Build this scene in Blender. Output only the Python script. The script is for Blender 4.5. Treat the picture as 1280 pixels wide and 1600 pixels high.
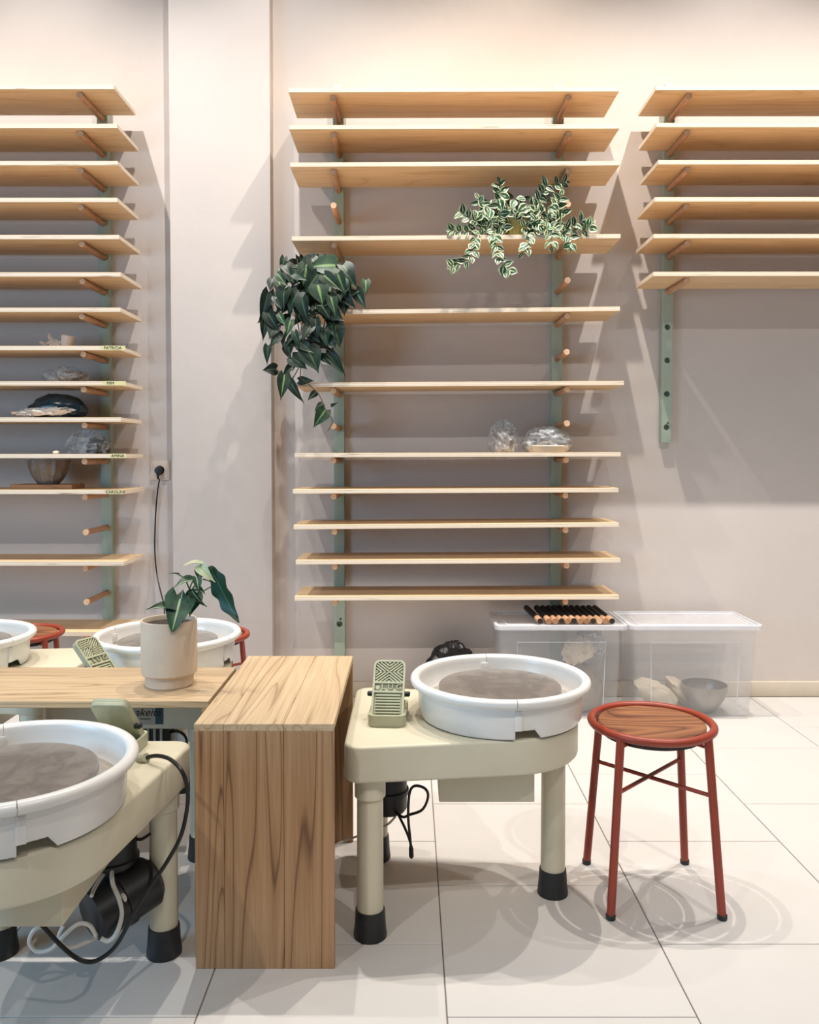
import bpy, bmesh, math, random
from mathutils import Vector, Matrix, noise
random.seed(7)
for o in list(bpy.data.objects): bpy.data.objects.remove(o, do_unlink=True)
SC = bpy.context.scene
COL = SC.collection
R = math.radians
PI = math.pi

# ------------------------------------------------------------------ camera
F, CX, CY, H = 1280.0, 640.0, 750.0, 1.345        # focal length in px of a 1280x1600 frame, principal point, eye height
PITCH = math.atan(39.0 / F)
cam_d = bpy.data.cameras.new('camera'); cam = bpy.data.objects.new('camera', cam_d); COL.objects.link(cam)
cam_d.sensor_fit = 'VERTICAL'; cam_d.sensor_height = 36.0; cam_d.lens = F / 1600 * 36
cam_d.shift_y = -50.0 / 1600
cam_d.clip_start = 0.05
cam.location = (0, 0, H); cam.rotation_euler = (R(90) - PITCH, 0, 0)
SC.camera = cam

# ------------------------------------------------------------------ world, lights, exposure
SC.view_settings.view_transform = 'Standard'; SC.view_settings.look = 'None'
SC.view_settings.gamma = 1.0; SC.view_settings.use_curve_mapping = False
SC.view_settings.exposure = 0.18
W = bpy.data.worlds.new('world'); SC.world = W; W.use_nodes = True
W.node_tree.nodes['Background'].inputs[0].default_value = (1.0, 0.95, 0.91, 1)
W.node_tree.nodes['Background'].inputs[1].default_value = 0.11
LAMP_Z = 5.0
LAMPS = [(-3.3, 3.3, 300, 10), (-2.0, 3.35, 340, 10), (-.62, 3.3, 300, 10), (.52, 3.3, 370, 10), (1.78, 3.3, 380, 10), (3.0, 3.3, 330, 10),   # track along the wall
         (-2.2, -.7, 230, -26), (.2, -.7, 170, -26), (2.4, -.7, 290, -26)]                                                        # second track over the room
for i, (lx, ly, en, til) in enumerate(LAMPS):
    d = bpy.data.lights.new('ceiling_spot', 'SPOT'); d.energy = en; d.color = (1, .90, .78) if i == 3 else (1, .955, .90)
    d.spot_size = R(92); d.spot_blend = 1.0; d.shadow_soft_size = 0.022
    l = bpy.data.objects.new('ceiling_spot', d); COL.objects.link(l); l.location = (lx, ly, LAMP_Z)
    l.rotation_euler = (R(abs(til)), 0, 0)
d = bpy.data.lights.new('window_daylight', 'AREA'); d.shape = 'RECTANGLE'; d.size = 1.6; d.size_y = 1.8; d.energy = 66; d.color = (.36, .68, 1.0)
l = bpy.data.objects.new('window_daylight', d); COL.objects.link(l); l.location = (-3.6, .2, 1.6)
l.rotation_euler = (Vector((0, 2.2, .6)) - Vector(l.location)).to_track_quat('-Z', 'Y').to_euler()

# ------------------------------------------------------------------ helpers: picture point -> place
def ray(px, py):
    a = (px - CX) / F; b = -(py - CY) / F
    return a, math.cos(PITCH) + b * math.sin(PITCH), b * math.cos(PITCH) - math.sin(PITCH)
def P(px, py, Y):
    a, dy, dz = ray(px, py); t = Y / dy
    return Vector((a * t, Y, H + dz * t))
def G(px, py, h=0.0):
    a, dy, dz = ray(px, py); t = (h - H) / dz
    return Vector((a * t, dy * t, h))

# ------------------------------------------------------------------ materials
def S(r, g, b):
    f = lambda c: (c / 255 / 12.92) if c / 255 <= .04045 else ((c / 255 + .055) / 1.055) ** 2.4
    return (f(r), f(g), f(b), 1)
def nt(name):
    m = bpy.data.materials.new(name); m.use_nodes = True
    n = m.node_tree; b = n.nodes['Principled BSDF']
    return m, n, b
def N(n, t, **kw):
    x = n.nodes.new(t)
    for k, v in kw.items(): setattr(x, k, v)
    return x
def setin(node, **kw):
    for k, v in kw.items(): node.inputs[k.replace('_', ' ')].default_value = v
def ramp(n, fac, stops):
    r = N(n, 'ShaderNodeValToRGB'); el = r.color_ramp.elements
    while len(el) < len(stops): el.new(.5)
    for e, (p, c) in zip(el, stops): e.position = p; e.color = c
    n.links.new(fac, r.inputs[0]); return r
def plain(name, col, rough=.5, metal=0.0, spec=.5, var=.06, vscale=8, bump=0.0, bscale=60, coat=0.0, alpha=1.0, sheen=0.0):
    m, n, b = nt(name)
    setin(b, Roughness=rough, Metallic=metal, Alpha=alpha)
    b.inputs['Specular IOR Level'].default_value = spec
    if coat: b.inputs['Coat Weight'].default_value = coat
    tc = N(n, 'ShaderNodeTexCoord')
    ns = N(n, 'ShaderNodeTexNoise'); setin(ns, Scale=vscale, Detail=4.0, Roughness=.6)
    n.links.new(tc.outputs['Object'], ns.inputs['Vector'])
    lo = tuple(max(0, c * (1 - var)) for c in col[:3]) + (1,); hi = tuple(min(1, c * (1 + var)) for c in col[:3]) + (1,)
    r = ramp(n, ns.outputs['Fac'], [(.3, lo), (.7, hi)])
    n.links.new(r.outputs[0], b.inputs['Base Color'])
    if bump:
        n2 = N(n, 'ShaderNodeTexNoise'); setin(n2, Scale=bscale, Detail=3.0)
        n.links.new(tc.outputs['Object'], n2.inputs['Vector'])
        bp = N(n, 'ShaderNodeBump'); setin(bp, Strength=bump, Distance=.004)
        n.links.new(n2.outputs['Fac'], bp.inputs['Height']); n.links.new(bp.outputs[0], b.inputs['Normal'])
    return m
def wood(name, dark, mid, light, along='z', freq=22, nscale=(3.2, .55), rough=.5, line=.5, offs=True):
    m, n, b = nt(name); setin(b, Roughness=rough)
    b.inputs['Specular IOR Level'].default_value = .35
    tc = N(n, 'ShaderNodeTexCoord'); oi = N(n, 'ShaderNodeObjectInfo')
    cmb = N(n, 'ShaderNodeVectorMath', operation='SCALE'); cmb.inputs[0].default_value = (13.1, 7.7, 9.3)
    n.links.new(oi.outputs['Random'], cmb.inputs['Scale'])
    ad = N(n, 'ShaderNodeVectorMath', operation='ADD')
    n.links.new(tc.outputs['Object'], ad.inputs[0])
    if offs: n.links.new(cmb.outputs[0], ad.inputs[1])
    mp = N(n, 'ShaderNodeMapping'); a, l = nscale
    mp.inputs['Scale'].default_value = {'x': (l, a, a), 'y': (a, l, a), 'z': (a, a, l)}[along]
    n.links.new(ad.outputs[0], mp.inputs['Vector'])
    n1 = N(n, 'ShaderNodeTexNoise'); setin(n1, Scale=1.0, Detail=1.5, Roughness=.45, Distortion=.35)
    n.links.new(mp.outputs[0], n1.inputs['Vector'])
    mu = N(n, 'ShaderNodeMath', operation='MULTIPLY'); mu.inputs[1].default_value = freq
    n.links.new(n1.outputs['Fac'], mu.inputs[0])
    fr = N(n, 'ShaderNodeMath', operation='FRACT'); n.links.new(mu.outputs[0], fr.inputs[0])
    mp2 = N(n, 'ShaderNodeMapping')
    mp2.inputs['Scale'].default_value = {'x': (5, 260, 260), 'y': (260, 5, 260), 'z': (260, 260, 5)}[along]
    n.links.new(ad.outputs[0], mp2.inputs['Vector'])
    n2 = N(n, 'ShaderNodeTexNoise'); setin(n2, Scale=1.0, Detail=3.0)
    n.links.new(mp2.outputs[0], n2.inputs['Vector'])
    r1 = ramp(n, fr.outputs[0], [(0, mid), (.55, light), (.86, mid), (.95, dark), (1, mid)])
    r2 = ramp(n, n2.outputs['Fac'], [(.35, (.72, .70, .68, 1)), (.6, (1, 1, 1, 1))])
    mx = N(n, 'ShaderNodeMix', data_type='RGBA', blend_type='MIX'); mx.inputs[0].default_value = line
    mx.inputs[6].default_value = mid; n.links.new(r1.outputs[0], mx.inputs[7])
    m3 = N(n, 'ShaderNodeMix', data_type='RGBA', blend_type='MULTIPLY'); m3.inputs[0].default_value = .55
    n.links.new(mx.outputs[2], m3.inputs[6]); n.links.new(r2.outputs[0], m3.inputs[7])
    # plank to plank tone
    hs = N(n, 'ShaderNodeHueSaturation'); mr = N(n, 'ShaderNodeMapRange'); setin(mr, To_Min=.9, To_Max=1.1)
    n.links.new(oi.outputs['Random'], mr.inputs['Value']); n.links.new(mr.outputs[0], hs.inputs['Value'])
    n.links.new(m3.outputs[2], hs.inputs['Color']); n.links.new(hs.outputs[0], b.inputs['Base Color'])
    bp = N(n, 'ShaderNodeBump'); setin(bp, Strength=.12, Distance=.001)
    n.links.new(n2.outputs['Fac'], bp.inputs['Height']); n.links.new(bp.outputs[0], b.inputs['Normal'])
    return m
def ply_edge():
    m, n, b = nt('plywood_edge'); setin(b, Roughness=.7)
    tc = N(n, 'ShaderNodeTexCoord'); sp = N(n, 'ShaderNodeSeparateXYZ'); n.links.new(tc.outputs['Object'], sp.inputs[0])
    mu = N(n, 'ShaderNodeMath', operation='MULTIPLY'); mu.inputs[1].default_value = 1 / .0052
    n.links.new(sp.outputs['Z'], mu.inputs[0]); pp = N(n, 'ShaderNodeMath', operation='PINGPONG'); pp.inputs[1].default_value = 1.0
    n.links.new(mu.outputs[0], pp.inputs[0])
    oi = N(n, 'ShaderNodeObjectInfo'); mp = N(n, 'ShaderNodeMapping'); mp.inputs['Scale'].default_value = (4, 4, 150)
    ad = N(n, 'ShaderNodeVectorMath', operation='ADD'); sc = N(n, 'ShaderNodeVectorMath', operation='SCALE'); sc.inputs[0].default_value = (17, 3, 5)
    n.links.new(oi.outputs['Random'], sc.inputs['Scale']); n.links.new(tc.outputs['Object'], ad.inputs[0]); n.links.new(sc.outputs[0], ad.inputs[1])
    n.links.new(ad.outputs[0], mp.inputs['Vector'])
    ns = N(n, 'ShaderNodeTexNoise'); setin(ns, Scale=1.0, Detail=4.0); n.links.new(mp.outputs[0], ns.inputs['Vector'])
    r1 = ramp(n, pp.outputs[0], [(.2, S(248, 236, 220)), (.8, S(228, 206, 180))])
    r2 = ramp(n, ns.outputs['Fac'], [(.27, S(120, 88, 62)), (.36, S(255, 255, 255))])
    mx = N(n, 'ShaderNodeMix', data_type='RGBA', blend_type='MULTIPLY'); mx.inputs[0].default_value = .8
    n.links.new(r1.outputs[0], mx.inputs[6]); n.links.new(r2.outputs[0], mx.inputs[7]); n.links.new(mx.outputs[2], b.inputs['Base Color'])
    return m
def leafmat(name, base, base2, vein, edge=None, veinw=.10, edgew=.3, rough=.45):
    m, n, b = nt(name); setin(b, Roughness=rough)
    uv = N(n, 'ShaderNodeUVMap'); sp = N(n, 'ShaderNodeSeparateXYZ'); n.links.new(uv.outputs[0], sp.inputs[0])
    s = N(n, 'ShaderNodeMath', operation='MULTIPLY_ADD'); s.inputs[1].default_value = 2; s.inputs[2].default_value = -1
    n.links.new(sp.outputs['X'], s.inputs[0]); ab = N(n, 'ShaderNodeMath', operation='ABSOLUTE'); n.links.new(s.outputs[0], ab.inputs[0])
    tc = N(n, 'ShaderNodeTexCoord'); oi = N(n, 'ShaderNodeObjectInfo')
    ad = N(n, 'ShaderNodeVectorMath', operation='ADD'); sc = N(n, 'ShaderNodeVectorMath', operation='SCALE'); sc.inputs[0].default_value = (17, 3, 5)
    n.links.new(oi.outputs['Random'], sc.inputs['Scale']); n.links.new(tc.outputs['Object'], ad.inputs[0]); n.links.new(sc.outputs[0], ad.inputs[1])
    ns = N(n, 'ShaderNodeTexNoise'); setin(ns, Scale=4.0, Detail=2.0); n.links.new(ad.outputs[0], ns.inputs['Vector'])
    nz = N(n, 'ShaderNodeMath', operation='MULTIPLY_ADD'); nz.inputs[1].default_value = .5; nz.inputs[2].default_value = -.25
    n.links.new(ns.outputs['Fac'], nz.inputs[0])
    av = N(n, 'ShaderNodeMath', operation='ADD'); n.links.new(ab.outputs[0], av.inputs[0]); n.links.new(nz.outputs[0], av.inputs[1])
    green = ramp(n, ns.outputs['Fac'], [(.35, base), (.65, base2)])
    hs = N(n, 'ShaderNodeHueSaturation'); mr = N(n, 'ShaderNodeMapRange'); setin(mr, To_Min=.4, To_Max=1.05)
    n.links.new(oi.outputs['Random'], mr.inputs['Value']); n.links.new(mr.outputs[0], hs.inputs['Value']); n.links.new(green.outputs[0], hs.inputs['Color'])
    stops = [(0, (1, 1, 1, 1)), (veinw, (1, 1, 1, 1)), (veinw + .05, (0, 0, 0, 1))]
    if edge: stops += [(1 - edgew, (0, 0, 0, 1)), (1 - edgew + .05, (1, 1, 1, 1))]
    src = av.outputs[0] if edge else ab.outputs[0]
    f1 = ramp(n, src, stops)
    mx = N(n, 'ShaderNodeMix', data_type='RGBA'); n.links.new(f1.outputs[0], mx.inputs[0]); n.links.new(hs.outputs[0], mx.inputs[6]); mx.inputs[7].default_value = edge or vein
    n.links.new(mx.outputs[2], b.inputs['Base Color'])
    return m
def film(name, col, lo=.12, hi=.75, rough=.12):
    m, n, b = nt(name); setin(b, Roughness=rough); b.inputs['Base Color'].default_value = col
    tc = N(n, 'ShaderNodeTexCoord'); ns = N(n, 'ShaderNodeTexNoise'); setin(ns, Scale=16.0, Detail=6.0, Roughness=.7, Distortion=1.4)
    n.links.new(tc.outputs['Object'], ns.inputs['Vector'])
    mr = N(n, 'ShaderNodeMapRange'); setin(mr, From_Min=.4, From_Max=.65, To_Min=lo, To_Max=hi)
    n.links.new(ns.outputs['Fac'], mr.inputs['Value']); n.links.new(mr.outputs[0], b.inputs['Alpha'])
    bp = N(n, 'ShaderNodeBump'); setin(bp, Strength=.8, Distance=.01); n.links.new(ns.outputs['Fac'], bp.inputs['Height']); n.links.new(bp.outputs[0], b.inputs['Normal'])
    return m
M = {}
M['wall'] = plain('wall_plaster', S(211, 201, 195), .9, spec=.15, var=.025, vscale=2.2, bump=.12, bscale=160)
M['base'] = plain('baseboard_paint', S(208, 196, 178), .6, var=.04)
M['tile'] = plain('floor_tile', S(204, 200, 196), .42, spec=.4, var=.02, vscale=3, bump=.03, bscale=240)
M['grout'] = plain('grout', S(120, 108, 100), .9)
M['rail'] = plain('sage_paint', S(174, 189, 173), .5, var=.05, bump=.1)
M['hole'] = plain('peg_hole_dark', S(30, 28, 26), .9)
M['peg'] = wood('dowel_wood', S(120, 80, 58), S(190, 146, 114), S(206, 166, 132), 'y', 9, (20, 2), .5, .6)
M['pegend'] = plain('dowel_end_grain', S(222, 182, 146), .7, var=.12, vscale=60)
M['ply'] = wood('plywood_face', S(190, 150, 108), S(226, 194, 152), S(232, 204, 166), 'x', 8, (5, .5), .55, .45)
M['plyedge'] = ply_edge()
M['bench'] = wood('bench_wood', S(104, 74, 50), S(168, 130, 94), S(184, 148, 112), 'z', 12, (7.5, .45), .5, .85)
M['benchx'] = wood('bench_wood_lengthwise', S(126, 100, 76), S(180, 150, 118), S(198, 170, 138), 'x', 11, (9, .5), .5, .6)
M['benchy'] = wood('bench_wood_top_lit', S(130, 104, 76), S(190, 164, 130), S(206, 182, 150), 'y', 11, (9, .55), .45, .6)  # top planks paler than the legs: light from above put into their colour
M['cream'] = plain('cream_enamel', S(210, 203, 180), .38, var=.03, bump=.05, bscale=300)
M['pan'] = plain('white_pan_plastic', S(232, 230, 226), .28, var=.02, coat=.2)
M['slurry'] = plain('clay_slurry', S(166, 154, 142), .35, var=.12, vscale=14)
def headmat():
    m, n, b = nt('wheel_head_metal'); setin(b, Roughness=.3, Metallic=.55)
    tc = N(n, 'ShaderNodeTexCoord'); sp = N(n, 'ShaderNodeVectorMath', operation='LENGTH'); n.links.new(tc.outputs['Object'], sp.inputs[0])
    ns = N(n, 'ShaderNodeTexNoise'); setin(ns, Scale=9.0, Detail=5.0, Distortion=1.5); n.links.new(tc.outputs['Object'], ns.inputs['Vector'])
    ad = N(n, 'ShaderNodeMath', operation='MULTIPLY_ADD'); ad.inputs[1].default_value = 55; n.links.new(sp.outputs['Value'], ad.inputs[0])
    n5 = N(n, 'ShaderNodeMath', operation='MULTIPLY'); n5.inputs[1].default_value = 4; n.links.new(ns.outputs['Fac'], n5.inputs[0]); n.links.new(n5.outputs[0], ad.inputs[2])
    fr = N(n, 'ShaderNodeMath', operation='PINGPONG'); fr.inputs[1].default_value = 1; n.links.new(ad.outputs[0], fr.inputs[0])
    r1 = ramp(n, fr.outputs[0], [(0, S(138, 132, 128)), (1, S(166, 160, 154))]); n.links.new(r1.outputs[0], b.inputs['Base Color'])
    return m
M['head'] = headmat()
M['rubber'] = plain('black_rubber', S(34, 36, 38), .5, var=.25, vscale=30)
M['black'] = plain('black_plastic', S(24, 24, 26), .45, var=.1)
M['cord'] = plain('black_cord', S(22, 22, 24), .4, var=.1)
M['whitecord'] = plain('white_cord', S(214, 208, 200), .45)
M['olive'] = plain('sage_pedal_metal', S(172, 174, 148), .42, var=.07, vscale=20)
M['red'] = plain('terracotta_paint', S(150, 60, 41), .38, var=.05)
M['seat'] = wood('walnut_seat', S(70, 40, 26), S(124, 78, 52), S(164, 112, 74), 'x', 10, (5, 1.6), .4, .8)
M['underseat'] = plain('dark_seat_plate', S(52, 40, 34), .6)
M['dowelblack'] = plain('black_dowel', S(40, 34, 32), .6, var=.2)
M['socket'] = plain('socket_plastic', S(214, 200, 188), .45, var=.02)
M['ceramic'] = plain('raw_ceramic', S(208, 190, 170), .75, var=.06, vscale=12, bump=.1, bscale=120)
M['soil'] = plain('soil', S(52, 42, 36), .95, var=.4, vscale=60, bump=.8, bscale=90)
M['philo'] = leafmat('philodendron_leaf', S(14, 38, 30), S(22, 54, 36), S(70, 104, 62), None, .05)
M['philo2'] = leafmat('philodendron_leaf_variegated', S(22, 52, 36), S(44, 80, 46), S(116, 146, 94), None, .10)
M['hoya'] = leafmat('variegated_leaf', S(24, 74, 42), S(44, 100, 56), S(120, 160, 100), S(216, 220, 184), .05, .30)
M['syng'] = leafmat('arrowhead_leaf', S(22, 62, 44), S(34, 84, 56), S(170, 196, 150), None, .05)
M['pale'] = leafmat('pale_leaf', S(210, 220, 170), S(226, 232, 196), S(180, 200, 120), None, .06)
M['aloc'] = leafmat('dark_wavy_leaf', S(14, 56, 38), S(20, 66, 44), S(60, 110, 74), None, .03)
M['stem'] = plain('green_stem', S(92, 112, 62), .6)
M['vine'] = plain('brown_vine', S(92, 74, 52), .6)
M['plantpot'] = plain('yellow_green_pot', S(186, 178, 112), .6)
M['darkpot'] = plain('dark_nursery_pot', S(40, 44, 42), .6)
def clear(name, col, alpha, rough=.18):
    m = plain(name, col, rough, var=.02, alpha=alpha); return m
M['clear'] = clear('clear_box_plastic', S(236, 236, 238), .13)
M['lid'] = clear('frosted_lid_plastic', S(240, 240, 244), .28, .25)
M['clearrim'] = clear('clear_plastic_rim', S(240, 240, 246), .55, .2)
M['clay'] = plain('bagged_clay', S(200, 186, 166), .7, var=.1, bump=.3, bscale=30)
M['claygrey'] = plain('grey_clay', S(150, 138, 126), .7, var=.14, vscale=20)
M['brownpot'] = plain('brown_pot', S(120, 98, 80), .6, var=.2, vscale=14)
M['film'] = film('clear_film', S(205, 208, 212))
M['film_dark'] = film('smoky_film', S(150, 154, 160), .08, .6)
M['bluebag'] = plain('dark_teal_bag', S(28, 52, 64), .22, var=.3, vscale=10)
M['darkbag'] = plain('dark_bin_bag', S(46, 44, 46), .25, var=.3, vscale=16)
M['paper'] = plain('crumpled_paper', S(218, 204, 192), .8, var=.06)
M['tape'] = plain('masking_tape', S(226, 216, 164), .8)
M['ink'] = plain('ink', S(40, 36, 34), .8)
M['sticker'] = plain('sticker_paper', S(170, 164, 150), .7)
M['stickerdark'] = plain('sticker_teal', S(44, 72, 76), .7)
M['batwood'] = wood('bat_wood', S(110, 78, 52), S(168, 122, 84), S(188, 142, 104), 'x', 9, (8, 1), .6, .5)
M['metalbowl'] = plain('hammered_bowl', S(158, 152, 146), .3, metal=.6, var=.1, bump=.35, bscale=70)

# ------------------------------------------------------------------ mesh building
class MB:
    def __init__(s): s.v = []; s.f = []; s.mi = []; s.cur = 0
    def add(s, vs, fs):
        o = len(s.v); s.v += [tuple(x) for x in vs]
        for f in fs: s.f.append([i + o for i in f]); s.mi.append(s.cur)
        return s
    def box(s, x0, x1, y0, y1, z0, z1, mt=None):
        vs = [(x, y, z) for x in (x0, x1) for y in (y0, y1) for z in (z0, z1)]
        fs = [(0, 1, 3, 2), (4, 6, 7, 5), (0, 4, 5, 1), (2, 3, 7, 6), (0, 2, 6, 4), (1, 5, 7, 3)]
        if mt: vs = [mt @ Vector(q) for q in vs]
        return s.add(vs, fs)
    def lathe(s, prof, seg=48, a0=0, a1=2 * PI, closed=False, c=(0, 0, 0)):
        full = abs(a1 - a0 - 2 * PI) < 1e-6; n = seg if full else seg + 1; m = len(prof); vs = []; fs = []
        for i in range(n):
            a = a0 + (a1 - a0) * i / seg
            for r, z in prof: vs.append((c[0] + r * math.cos(a), c[1] + r * math.sin(a), c[2] + z))
        for i in range(seg):
            j = (i + 1) % n
            for k in range(m if closed else m - 1):
                l = (k + 1) % m; fs.append((i * m + k, j * m + k, j * m + l, i * m + l))
        if closed and not full: fs.append(tuple(range(m))[::-1]); fs.append(tuple((n - 1) * m + k for k in range(m)))
        return s.add(vs, fs)
    def tube(s, pts, r, seg=10, cap=True):
        pts = [Vector(p) for p in pts]; rr = r if isinstance(r, (list, tuple)) else [r] * len(pts); vs = []; fs = []
        t0 = (pts[1] - pts[0]).normalized(); up = Vector((0, 0, 1)) if abs(t0.z) < .9 else Vector((1, 0, 0))
        nrm = t0.cross(up).normalized()
        for i, p in enumerate(pts):
            t = (pts[min(i + 1, len(pts) - 1)] - pts[max(i - 1, 0)]).normalized()
            nrm = (nrm - t * nrm.dot(t)).normalized(); bn = t.cross(nrm)
            for k in range(seg):
                a = 2 * PI * k / seg; vs.append(p + (nrm * math.cos(a) + bn * math.sin(a)) * rr[i])
        for i in range(len(pts) - 1):
            for k in range(seg):
                l = (k + 1) % seg; fs.append((i * seg + k, i * seg + l, (i + 1) * seg + l, (i + 1) * seg + k))
        if cap: fs.append(tuple(range(seg))[::-1]); fs.append(tuple((len(pts) - 1) * seg + k for k in range(seg)))
        return s.add(vs, fs)
    def prism(s, out, z0, z1):
        n = len(out); vs = [(x, y, z0) for x, y in out] + [(x, y, z1) for x, y in out]
        return s.add(vs, [tuple(range(n))[::-1], tuple(range(n, 2 * n))] + [(i, (i + 1) % n, n + (i + 1) % n, n + i) for i in range(n)])
    def xf(s, mt): s.v = [tuple(mt @ Vector(q)) for q in s.v]; return s
    def mesh(s, name, mats, bevel=0, bseg=2, smooth=True, ang=35, bang=None):
        me = bpy.data.meshes.new(name); me.from_pydata(s.v, [], s.f)
        mats = mats if isinstance(mats, (list, tuple)) else [mats]
        for m_ in mats: me.materials.append(M[m_] if isinstance(m_, str) else m_)
        me.polygons.foreach_set('material_index', s.mi)
        bm = bmesh.new(); bm.from_mesh(me)
        bmesh.ops.recalc_face_normals(bm, faces=bm.faces)
        if bevel:
            ed = [e for e in bm.edges if len(e.link_faces) == 2 and e.calc_face_angle(0) > R(bang or 50)]
            bmesh.ops.bevel(bm, geom=ed, offset=bevel, segments=bseg, profile=.5, affect='EDGES', clamp_overlap=True)
        bm.to_mesh(me); bm.free()
        if smooth:
            me.polygons.foreach_set('use_smooth', [True] * len(me.polygons)); me.set_sharp_from_angle(angle=R(ang))
        return me
    def obj(s, name, mats, parent=None, **kw): return put(name, s.mesh(name, mats, **kw), parent)
def put(name, me, parent=None, loc=None, mt=None):
    o = bpy.data.objects.new(name, me); COL.objects.link(o)
    if parent: o.parent = parent
    if loc is not None: o.location = loc
    if mt is not None: o.matrix_local = mt
    return o
def tag(o, label=None, cat=None, group=None, kind=None):
    if label: o['label'] = label
    if cat: o['category'] = cat
    if group: o['group'] = group
    if kind: o['kind'] = kind
    return o
def thing(name, label, cat, loc=(0, 0, 0), rz=0, group=None):
    o = bpy.data.objects.new(name, None); COL.objects.link(o); o.location = loc; o.rotation_euler = (0, 0, rz); o.empty_display_size = .05
    return tag(o, label, cat, group)
def copy_tree(o, parent=None):
    c = o.copy(); COL.objects.link(c)
    if parent: c.parent = parent
    for ch in list(o.children): copy_tree(ch, c)
    return c
def w2l(root, pts):
    mi = (Matrix.Translation(root.location) @ Matrix.Rotation(root.rotation_euler.z, 4, 'Z')).inverted()
    return [mi @ Vector(p) for p in pts]
def spline(pts, n=8):
    pts = [Vector(p) for p in pts]; out = []
    q = [pts[0]] + pts + [pts[-1]]
    for i in range(1, len(q) - 2):
        a, b, c, d_ = q[i - 1], q[i], q[i + 1], q[i + 2]
        for k in range(n):
            t = k / n; out.append(.5 * ((2 * b) + (c - a) * t + (2 * a - 5 * b + 4 * c - d_) * t * t + (3 * b - a - 3 * c + d_) * t ** 3))
    out.append(pts[-1]); return out
def textmesh(s, size, mat, name='lettering', ext=.0008, shear=0.0):
    cu = bpy.data.curves.new(name, 'FONT'); cu.body = s; cu.size = size; cu.extrude = ext; cu.align_x = 'CENTER'; cu.align_y = 'CENTER'; cu.shear = shear
    cu.resolution_u = 3
    t = bpy.data.objects.new(name, cu); COL.objects.link(t)
    me = bpy.data.meshes.new_from_object(t.evaluated_get(bpy.context.evaluated_depsgraph_get()))
    bpy.data.objects.remove(t, do_unlink=True); me.materials.clear(); me.materials.append(M[mat]); return me
def roundrect(x0, x1, y0, y1, r, k=5):
    out = []
    for cx_, cy_, a in ((x1 - r, y1 - r, 0), (x0 + r, y1 - r, 90), (x0 + r, y0 + r, 180), (x1 - r, y0 + r, 270)):
        for i in range(k + 1):
            t = R(a + 90 * i / k); out.append((cx_ + r * math.cos(t), cy_ + r * math.sin(t)))
    return out
ORD = ['topmost', 'second', 'third', 'fourth', 'fifth', 'sixth', 'seventh', 'eighth', 'ninth', 'tenth', 'eleventh', 'twelfth', 'thirteenth', 'fourteenth']

# ------------------------------------------------------------------ the room
WY = 4.53
tag(MB().box(-5.5, 5.5, WY, WY + .15, 0, 4.9).obj('wall_back', 'wall'), 'pale pinkish plaster wall behind the shelf racks', kind='structure')
# shallow pillar between the left and the middle rack
PX0, PX1, PY = P(266, 400, WY - .10).x, P(423, 400, WY - .10).x, WY - .10
tag(MB().box(PX0, PX1, PY, WY + .01, .0, 4.9).obj('trim_1', 'wall', bevel=.004), 'shallow plastered wall pillar between left and middle racks', kind='structure')
bb = MB(); bb.box(-5.5, PX0 - .012, WY - .012, WY + .005, 0, .085); bb.box(PX0 - .012, PX1 + .012, PY - .012, PY + .005, 0, .085); bb.box(PX1 + .012, 5.5, WY - .012, WY + .005, 0, .085)
tag(bb.obj('baseboard_back', 'base', bevel=.003), 'low cream baseboard along the back wall', kind='structure')
fl = tag(MB().box(-5.5, 5.5, -2.5, WY, -.08, -.003).obj('floor', 'grout'), 'white floor of large square tiles laid half offset', kind='structure')
TS = .6; GAP = .0035; cache = {}
for i in range(-6, 7):
    x0 = .09 + TS * i
    for j in range(-4, 6):
        y0 = (2.522 if i % 2 == 0 else 2.215) + TS * (j - 1); y1 = min(y0 + TS, WY - .012)
        if y1 - y0 < .02 or y0 < -.6: continue
        key = round(y1 - y0, 4)
        if key not in cache:
            cache[key] = MB().box(GAP / 2, TS - GAP / 2, GAP / 2, key - GAP / 2, -.012, 0).mesh('tile', 'tile', bevel=.0012, bseg=1)
        put('tile', cache[key], fl, (x0, y0, 0))

# ------------------------------------------------------------------ racks: uprights with pegs, boards lying on the pegs
RY0, RY1 = WY - .047, WY
BF, BB_ = 4.16, 4.478          # board front and back
BT, PR, PF = .022, .0157, 4.188
peg_m = MB(); peg_m.cur = 0
pl = RY0 + .02 - PF
peg_m.tube([(0, -pl, 0), (0, -pl + .0015, 0), (0, 0, 0)], [PR - .0012, PR, PR], 20); peg_m.mi = [1 if len(f) > 4 else 0 for f in peg_m.f]
PEG = peg_m.mesh('peg', ['peg', 'pegend'])
def upright(X, ztop, zbot, pegz, holez, label, screw=None):
    t = thing('rack_upright', label, 'shelf rail', (X, RY0, zbot), 0, 'sage green rack uprights on the back wall')
    body = MB().box(-.029, .029, 0, .047, 0, ztop - zbot).obj('rail', 'rail', bevel=.003)
    if holez:
        cm = MB()
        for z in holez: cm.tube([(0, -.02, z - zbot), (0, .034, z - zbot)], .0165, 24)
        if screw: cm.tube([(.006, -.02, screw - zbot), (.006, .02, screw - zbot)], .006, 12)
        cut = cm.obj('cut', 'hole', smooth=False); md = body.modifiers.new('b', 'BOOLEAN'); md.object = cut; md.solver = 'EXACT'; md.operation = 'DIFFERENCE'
        dg = bpy.context.evaluated_depsgraph_get(); me = bpy.data.meshes.new_from_object(body.evaluated_get(dg))
        body.modifiers.clear(); body.data = me; bpy.data.objects.remove(cut, do_unlink=True); me.set_sharp_from_angle(angle=R(35))
    body.parent = t
    for z in pegz: put('peg', PEG, t, (random.uniform(-.002, .002), .02, z - zbot), None).rotation_euler = (0, random.uniform(0, 6), random.uniform(-.01, .01))
    return t
BL = 1.6575
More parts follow.
